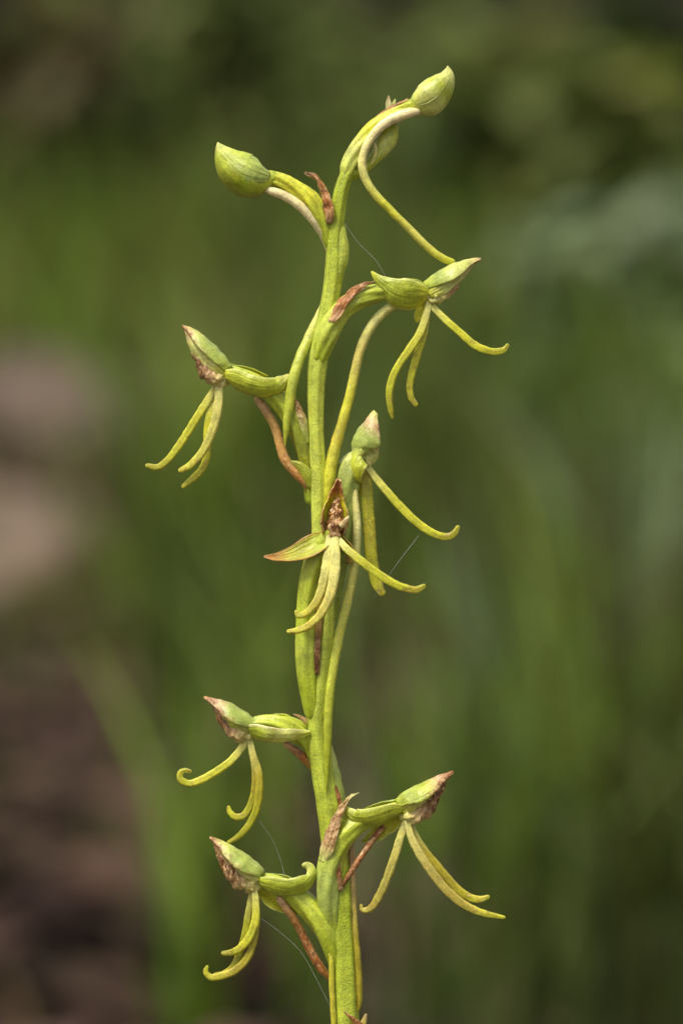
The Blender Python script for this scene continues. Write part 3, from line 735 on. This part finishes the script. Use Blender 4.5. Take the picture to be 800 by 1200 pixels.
# --- leaves at the foot (below the frame)
for k, (az, ln, wd) in enumerate(((0.4, 0.17, 0.018), (2.6, 0.20, 0.02), (4.3, 0.16, 0.019), (5.4, 0.13, 0.015))):
    vts, fcs = [], []
    n = 14
    dz = 0.02 + 0.025 * k
    for i in range(n):
        t = i / (n - 1)
        w = wd * math.sin(math.pi * min(1, 0.12 + 0.88 * t) ** 0.8) + 0.0006
        r = 0.002 + ln * t * (0.55 + 0.25 * t)
        z = dz + ln * (0.62 * t - 0.55 * t * t)
        d_ = Vector((math.cos(az), math.sin(az), 0)); s_ = Vector((-d_.y, d_.x, 0))
        c_ = foot + d_ * r + Vector((0, 0, z))
        for j, u in enumerate((-1, -0.5, 0, 0.5, 1)):
            vts.append(c_ + s_ * (w * u) + Vector((0, 0, abs(u) * w * 0.45)))
    for i in range(n - 1):
        for j in range(4):
            q = i * 5 + j
            fcs.append((q, q + 1, q + 6, q + 5))
    lf = build('leaf', vts, fcs, LEAF, root, np.tile(np.array(lin((96, 122, 48))), (len(vts), 1)))
    md = lf.modifiers.new('thickness', 'SOLIDIFY'); md.thickness = 0.0008

# ------------------------------------------------------------------ gossamer threads
mt, nt, bs, out = new_mat('gossamer')
tcn = nd(nt, 'ShaderNodeTexCoord'); nz = nd(nt, 'ShaderNodeTexNoise', Scale=900.0)
nt.links.new(tcn.outputs['Object'], nz.inputs['Vector'])
nt.links.new(mixc(nt, nz.outputs['Fac'], lin((70, 72, 60)), lin((170, 170, 160))), bs.inputs['Base Color'])
bs.inputs['Roughness'].default_value = 0.4


def thread(pts, label, r=0.04):
    v, f, t, u = tube_geo([(*p, r) for p in pts], seg=6, step=6)
    o = build('gossamer_thread', v, f, mt, None, origin=at(*pts[0]))
    o['label'] = label; o['category'] = 'thread'; o['group'] = 'gossamer threads strung about the orchid'
    return o


thread([(304, 962, 6), (318, 982, 2), (326, 1000, 0), (332, 1020, 3), (333, 1032, 6)], 'fine gossamer thread hanging from a curled lip down to the lowest flower')
thread([(300, 1072, 6), (325, 1090, 8), (352, 1115, 10), (372, 1150, 12), (388, 1182, 14)], 'fine gossamer thread sagging from the lowest flower to the stem')
thread([(404, 262, 2), (420, 285, 4), (440, 305, 6), (455, 330, 8)], 'faint gossamer thread from the upper stem to a cupped sepal')
thread([(438, 700, -2), (462, 665, 10), (490, 628, 4)], 'faint gossamer thread between two lip lobes of the middle flowers')


# ------------------------------------------------------------------ background vegetation
def strip_mesh(name, strips, mat, parent=None, origin=None):
    """strips: list of (points Nx3, side Nx3 already scaled, rgb) -> one mesh"""
    V, Fc, Cc = [], [], []
    q = 0
    for P, Sd, rgb in strips:
        n = len(P)
        L = np.empty((2 * n, 3)); L[0::2] = P - Sd; L[1::2] = P + Sd
        V.append(L)
        Fc.extend([(q + 2 * i, q + 2 * i + 1, q + 2 * i + 3, q + 2 * i + 2) for i in range(n - 1)])
        Cc.append(np.tile(rgb, (2 * n, 1)))
        q += 2 * n
    return build(name, np.concatenate(V), Fc, mat, parent, np.concatenate(Cc), origin=origin or Vector((0, 0, 0)))


def blade(x, y, h, lean, az, w, rgb, n=6):
    t = np.linspace(0, 1, n)
    z0 = ground_z(x, y) - 0.005
    d = np.array((math.cos(az), math.sin(az)))
    off = lean * h * t ** 2
    P = np.stack([x + d[0] * off, y + d[1] * off, z0 + h * (t - 0.25 * lean * t ** 2)], 1)
    s = np.array((-d[1], d[0], 0.0)) if random.random() < 0.5 else np.array((math.cos(az + 0.8), math.sin(az + 0.8), 0))
    wd = w * (1 - t ** 2.2) * 0.5 + 0.0002
    return P, wd[:, None] * s[None, :], np.array(lin(rgb))


def jit(c, k=0.18):
    f = 1 + random.uniform(-k, k)
    return tuple(min(255, max(0, v * f * (1 + random.uniform(-0.05, 0.05)))) for v in c)


def tuft(name, x, y, n, spread, h, w, cols, label, group=None):
    st = []
    for i in range(n):
        a, r = random.uniform(0, 6.283), spread * math.sqrt(random.random())
        st.append(blade(x + r * math.cos(a), y + r * math.sin(a), h * random.uniform(0.55, 1.1), random.uniform(0.05, 0.6),
                        a + random.uniform(-0.7, 0.7), w * random.uniform(0.6, 1.3), jit(random.choice(cols))))
    o = strip_mesh(name, st, LEAF, None, Vector((x, y, ground_z(x, y))))
    o['label'] = label; o['category'] = 'grass tuft'
    if group:
        o['group'] = group
    return o


def weed(x, y, h, spread, nleaf, ll, cols, label, stems=7, name='leafy_plant', group=None, tmin=0.08):
    """a bushy herb: stems and many ovate leaves"""
    og = Vector((x, y, ground_z(x, y)))
    rt = bpy.data.objects.new(name, None); COL.objects.link(rt); rt.location = og
    rt.empty_display_size = 0.05
    rt['label'] = label; rt['category'] = 'plant'
    if group:
        rt['group'] = group
    st, lv = [], []
    axes = []
    for i in range(stems):
        a = random.uniform(0, 6.283); r = spread * math.sqrt(random.random())
        hh = h * random.uniform(0.7, 1.0)
        t = np.linspace(0, 1, 7)
        P = np.stack([x + math.cos(a) * r * t ** 1.3, y + math.sin(a) * r * t ** 1.3, og.z - 0.01 + hh * t], 1)
        axes.append(P)
        for sv in ((1, 0, 0), (0, 1, 0)):
            st.append((P, np.tile(np.array(sv) * 0.0022, (7, 1)) * (1.1 - t)[:, None], np.array(lin((70, 78, 40)))))
    for i in range(nleaf):
        P = axes[i % stems]
        t = random.uniform(tmin, 1.0)
        k = min(int(t * 6), 5); f = t * 6 - k
        p = P[k] * (1 - f) + P[k + 1] * f
        a = random.uniform(0, 6.283); el = random.uniform(-0.5, 0.7)
        d = np.array((math.cos(a) * math.cos(el), math.sin(a) * math.cos(el), math.sin(el)))
        L = ll * random.uniform(0.6, 1.2)
        tt = np.linspace(0, 1, 6)
        Q = p + d[None] * (L * tt)[:, None] + np.array((0, 0, -1))[None] * (L * 0.35 * tt ** 2)[:, None]
        s = np.array((-math.sin(a), math.cos(a), random.uniform(-0.4, 0.4)))
        wd = L * 0.27 * np.sin(np.pi * np.clip(tt, 0.03, 0.97)) ** 0.8
        lv.append((Q, wd[:, None] * s[None], np.array(lin(jit(random.choice(cols))))))
    strip_mesh('stems', st, LEAF, rt, og)
    strip_mesh('foliage', lv, LEAF, rt, og)
    return rt


DKG = [(46, 58, 26), (54, 66, 30), (40, 50, 24)]
GAP_SHADE = [(32, 40, 15), (38, 46, 17)]  # near-black green carrying the shade of gaps between the shrubs
MDG = [(86, 98, 50), (98, 110, 58), (76, 88, 46)]
VVG = [(98, 116, 44), (106, 124, 50), (90, 110, 44)]
GRG = [(122, 136, 104), (112, 128, 94), (132, 142, 110)]
OLG = [(116, 126, 64), (106, 116, 58), (126, 134, 72)]
BRG = [(96, 84, 58), (108, 92, 66), (84, 74, 50)]


def gpt(x, dist):
    """ground position below pixel column x at a distance from the lens"""
    p = far(x, 600, dist)
    return p.x, CAM.y + dist * math.cos(PITCH)


# meadow grass: nobody could count it
st = []
for i in range(34000):
    dist = 1.35 + 5.2 * random.random() ** 1.3
    xpix = random.uniform(-2900, 3700)
    x, y = gpt(xpix, dist)
    dens = mnoise.noise(Vector((x * 2.2, y * 2.2, 4.0)))
    side = (x / max(0.3, dist) * DIST / PX) + 400
    left = max(0.0, min(1.0, (250 - side) / 110, (side + 330) / 110))
    if dist < 1.9 and 240 < side < 420 and random.random() < 0.8:
        continue
    left_bare = left if dist < 1.95 or 2.35 < dist < 3.2 else 0.0
    low = 1 - 0.72 * left if dist < 3.2 else 1
    if 410 < side < 560 and dist < 2.1 and random.random() < 0.8:
        continue
    if random.random() < left_bare * (0.96 if dist < 1.95 else 0.70) or dens < -0.35:
        continue
    hue = mnoise.noise(Vector((x * 1.6, y * 1.6, 9.0)))
    c = random.choice(VVG if hue > 0.12 else MDG if hue > -0.2 else OLG)
    if mnoise.noise(Vector((x * 3.1, y * 3.1, 21.0))) > 0.30 and random.random() < 0.45:
        c = random.choice(BRG)                     # drifts of dry blades
    st.append(blade(x, y, low * random.uniform(0.10, 0.24) * (1 + 0.12 * (dist - 1.3)), random.uniform(0.05, 0.7), random.uniform(0, 6.283), random.uniform(0.004, 0.008), jit(c, 0.25)))
g = strip_mesh('grass', st, LEAF)
g['kind'] = 'stuff'; g['label'] = 'blurred green meadow grass behind the orchid'; g['category'] = 'grass'

# leaf litter on the bare soil at the left
st = []
for i in range(1500):
    dist = random.uniform(1.2, 3.6)
    x, y = gpt(random.uniform(-420, 330), dist)
    a = random.uniform(0, 6.283); L = random.uniform(0.02, 0.06)
    t = np.linspace(0, 1, 5)
    z = ground_z(x, y) + 0.004 + random.uniform(0, 0.015)
    P = np.stack([x + math.cos(a) * L * t, y + math.sin(a) * L * t, z + 0.3 * L * np.sin(t * 3.1) * random.uniform(-0.2, 1)], 1)
    s = np.array((-math.sin(a), math.cos(a), random.uniform(-0.3, 0.3)))
    c = random.choice([(62, 47, 38), (80, 62, 52), (46, 35, 29), (98, 79, 68)])
    st.append((P, (L * 0.3 * np.sin(np.pi * np.clip(t, 0.05, 0.95)))[:, None] * s[None], np.array(lin(jit(c)))))
g = strip_mesh('leaf_litter', st, LEAF)
g['kind'] = 'stuff'; g['label'] = 'blurred brown fallen leaves on the bare soil'; g['category'] = 'leaf litter'

STONE = stone_mat()


def stone(x, dist, rx, ry, rz, label, seed):
    X, Y = gpt(x, dist)
    nu_, nv = 36, 20
    V, Fc = [], []
    z0 = ground_z(X, Y)
    for i in range(nv + 1):
        ph = math.pi * i / nv
        for j in range(nu_):
            th = 2 * math.pi * j / nu_
            n_ = Vector((math.sin(ph) * math.cos(th), math.sin(ph) * math.sin(th), math.cos(ph)))
            r = 1 + 0.28 * mnoise.noise(n_ * 1.6 + Vector((seed, 0, 0))) + 0.10 * mnoise.noise(n_ * 4.5 + Vector((seed, 2, 0)))
            V.append((X + n_.x * rx * r, Y + n_.y * ry * r, z0 + max(-0.02, (n_.z * r + 0.35) * rz)))
    for i in range(nv):
        for j in range(nu_):
            a, b = i * nu_ + j, i * nu_ + (j + 1) % nu_
            Fc.append((a, a + nu_, b + nu_, b))
    o = build('stone', V, Fc, STONE, None, origin=Vector((X, Y, z0)))
    o['label'] = label; o['category'] = 'stone'; o['group'] = 'stones behind the left flowers'
    return o


stone(45, 3.1, 0.115, 0.10, 0.050, 'largest pinkish weathered stone, blurred, lying beside the smallest stone', 1.0)
stone(0, 2.35, 0.070, 0.16, 0.030, 'long flat reddish brown stone, blurred, lying in front of the largest stone', 5.0)

stone(140, 2.95, 0.06, 0.06, 0.045, 'smallest brown stone, blurred, beside the largest pinkish stone', 9.0)

gname = 'bushy herbs behind the orchid'
def W(xp, dist, h, sp, nl, ll, cols, label, **k):
    x, y = gpt(xp, dist)
    return weed(x, y, h, sp, nl, ll, cols, label, group=gname, **k)

W(30, 4.2, 0.42, 0.28, 420, 0.075, DKG, 'dark olive bushy herb behind the pinkish stone')
W(180, 4.6, 0.44, 0.28, 420, 0.075, MDG + OLG, 'mixed green bushy herb far behind the fat teardrop bud')
W(330, 4.4, 0.42, 0.30, 420, 0.08, MDG, 'mid green bushy herb behind the upper stem')
W(600, 3.5, 0.30, 0.11, 340, 0.07, GAP_SHADE, 'shaded gap shaped as a near-black green herb just behind the light olive herb and the top bud', tmin=0.5)  # dark leaves put in for the shade between the herbs
W(810, 3.9, 0.30, 0.10, 260, 0.07, GAP_SHADE, 'shaded gap shaped as near-black green leaves between the grey-green herb and the undergrowth', tmin=0.3)  # another shaded gap, its darkness painted as leaf colour
W(700, 3.4, 0.37, 0.17, 260, 0.09, OLG, 'light olive broad-leaved herb beyond the top bud', tmin=0.72)
W(755, 2.65, 0.285, 0.10, 260, 0.07, GRG, 'grey-green leafy herb in front of the light olive herb', tmin=0.6)
W(840, 4.6, 0.46, 0.26, 360, 0.08, DKG, 'dark green bushy herb beyond the grey-green herb')
W(90, 3.9, 0.40, 0.12, 70, 0.07, BRG + DKG, 'brown withered herb above the pinkish stone', tmin=0.7)
W(640, 3.0, 0.16, 0.14, 240, 0.07, DKG, 'lowest dark green leafy herb, standing among the meadow grass')

def TU(xp, dist, n, sp, h, w, cols, label):
    x, y = gpt(xp, dist)
    return tuft('grass_tuft', x, y, n, sp, h, w, cols, label, 'grass tufts behind the orchid')

TU(770, 1.8, 26, 0.022, 0.24, 0.011, GRG, 'pale grey-green grass tuft, the palest of the tufts')
TU(610, 1.7, 30, 0.025, 0.17, 0.010, MDG + GRG, 'shortest grass tuft, mid green mixed with grey-green blades')
TU(250, 2.1, 70, 0.05, 0.25, 0.011, VVG, 'vivid green grass tuft beside the bare brown soil')
TU(500, 2.5, 70, 0.08, 0.28, 0.010, VVG + MDG, 'fresh green grass tuft directly behind the stem')

# far wood edge closing the view
st = []
for i in range(30000):
    y = random.uniform(6.2, 12.0)
    x = random.uniform(-12, 12)
    h = random.random() ** 0.7 * (1.5 + 0.4 * mnoise.noise(Vector((x, y, 0))))
    z = ground_z(x, y) + h
    a = random.uniform(0, 6.283); L = random.uniform(0.10, 0.22)
    t = np.linspace(0, 1, 4)
    P = np.stack([x + math.cos(a) * L * t, y + math.sin(a) * L * t, z - 0.4 * L * t ** 2 + 0.2 * L * t], 1)
    s = np.array((-math.sin(a), math.cos(a), random.uniform(-0.5, 0.5)))
    hue = mnoise.noise(Vector((x * 1.3, z * 2.2, 5.0)))
    c = random.choice(OLG if hue > 0.22 else MDG if hue > -0.15 else DKG)
    st.append((P, (L * 0.28 * np.sin(np.pi * np.clip(t, 0.05, 0.95)))[:, None] * s[None], np.array(lin(jit(c)))))
g = strip_mesh('undergrowth', st, LEAF)
g['kind'] = 'stuff'; g['label'] = 'dense dark green undergrowth closing the view far behind'; g['category'] = 'undergrowth'
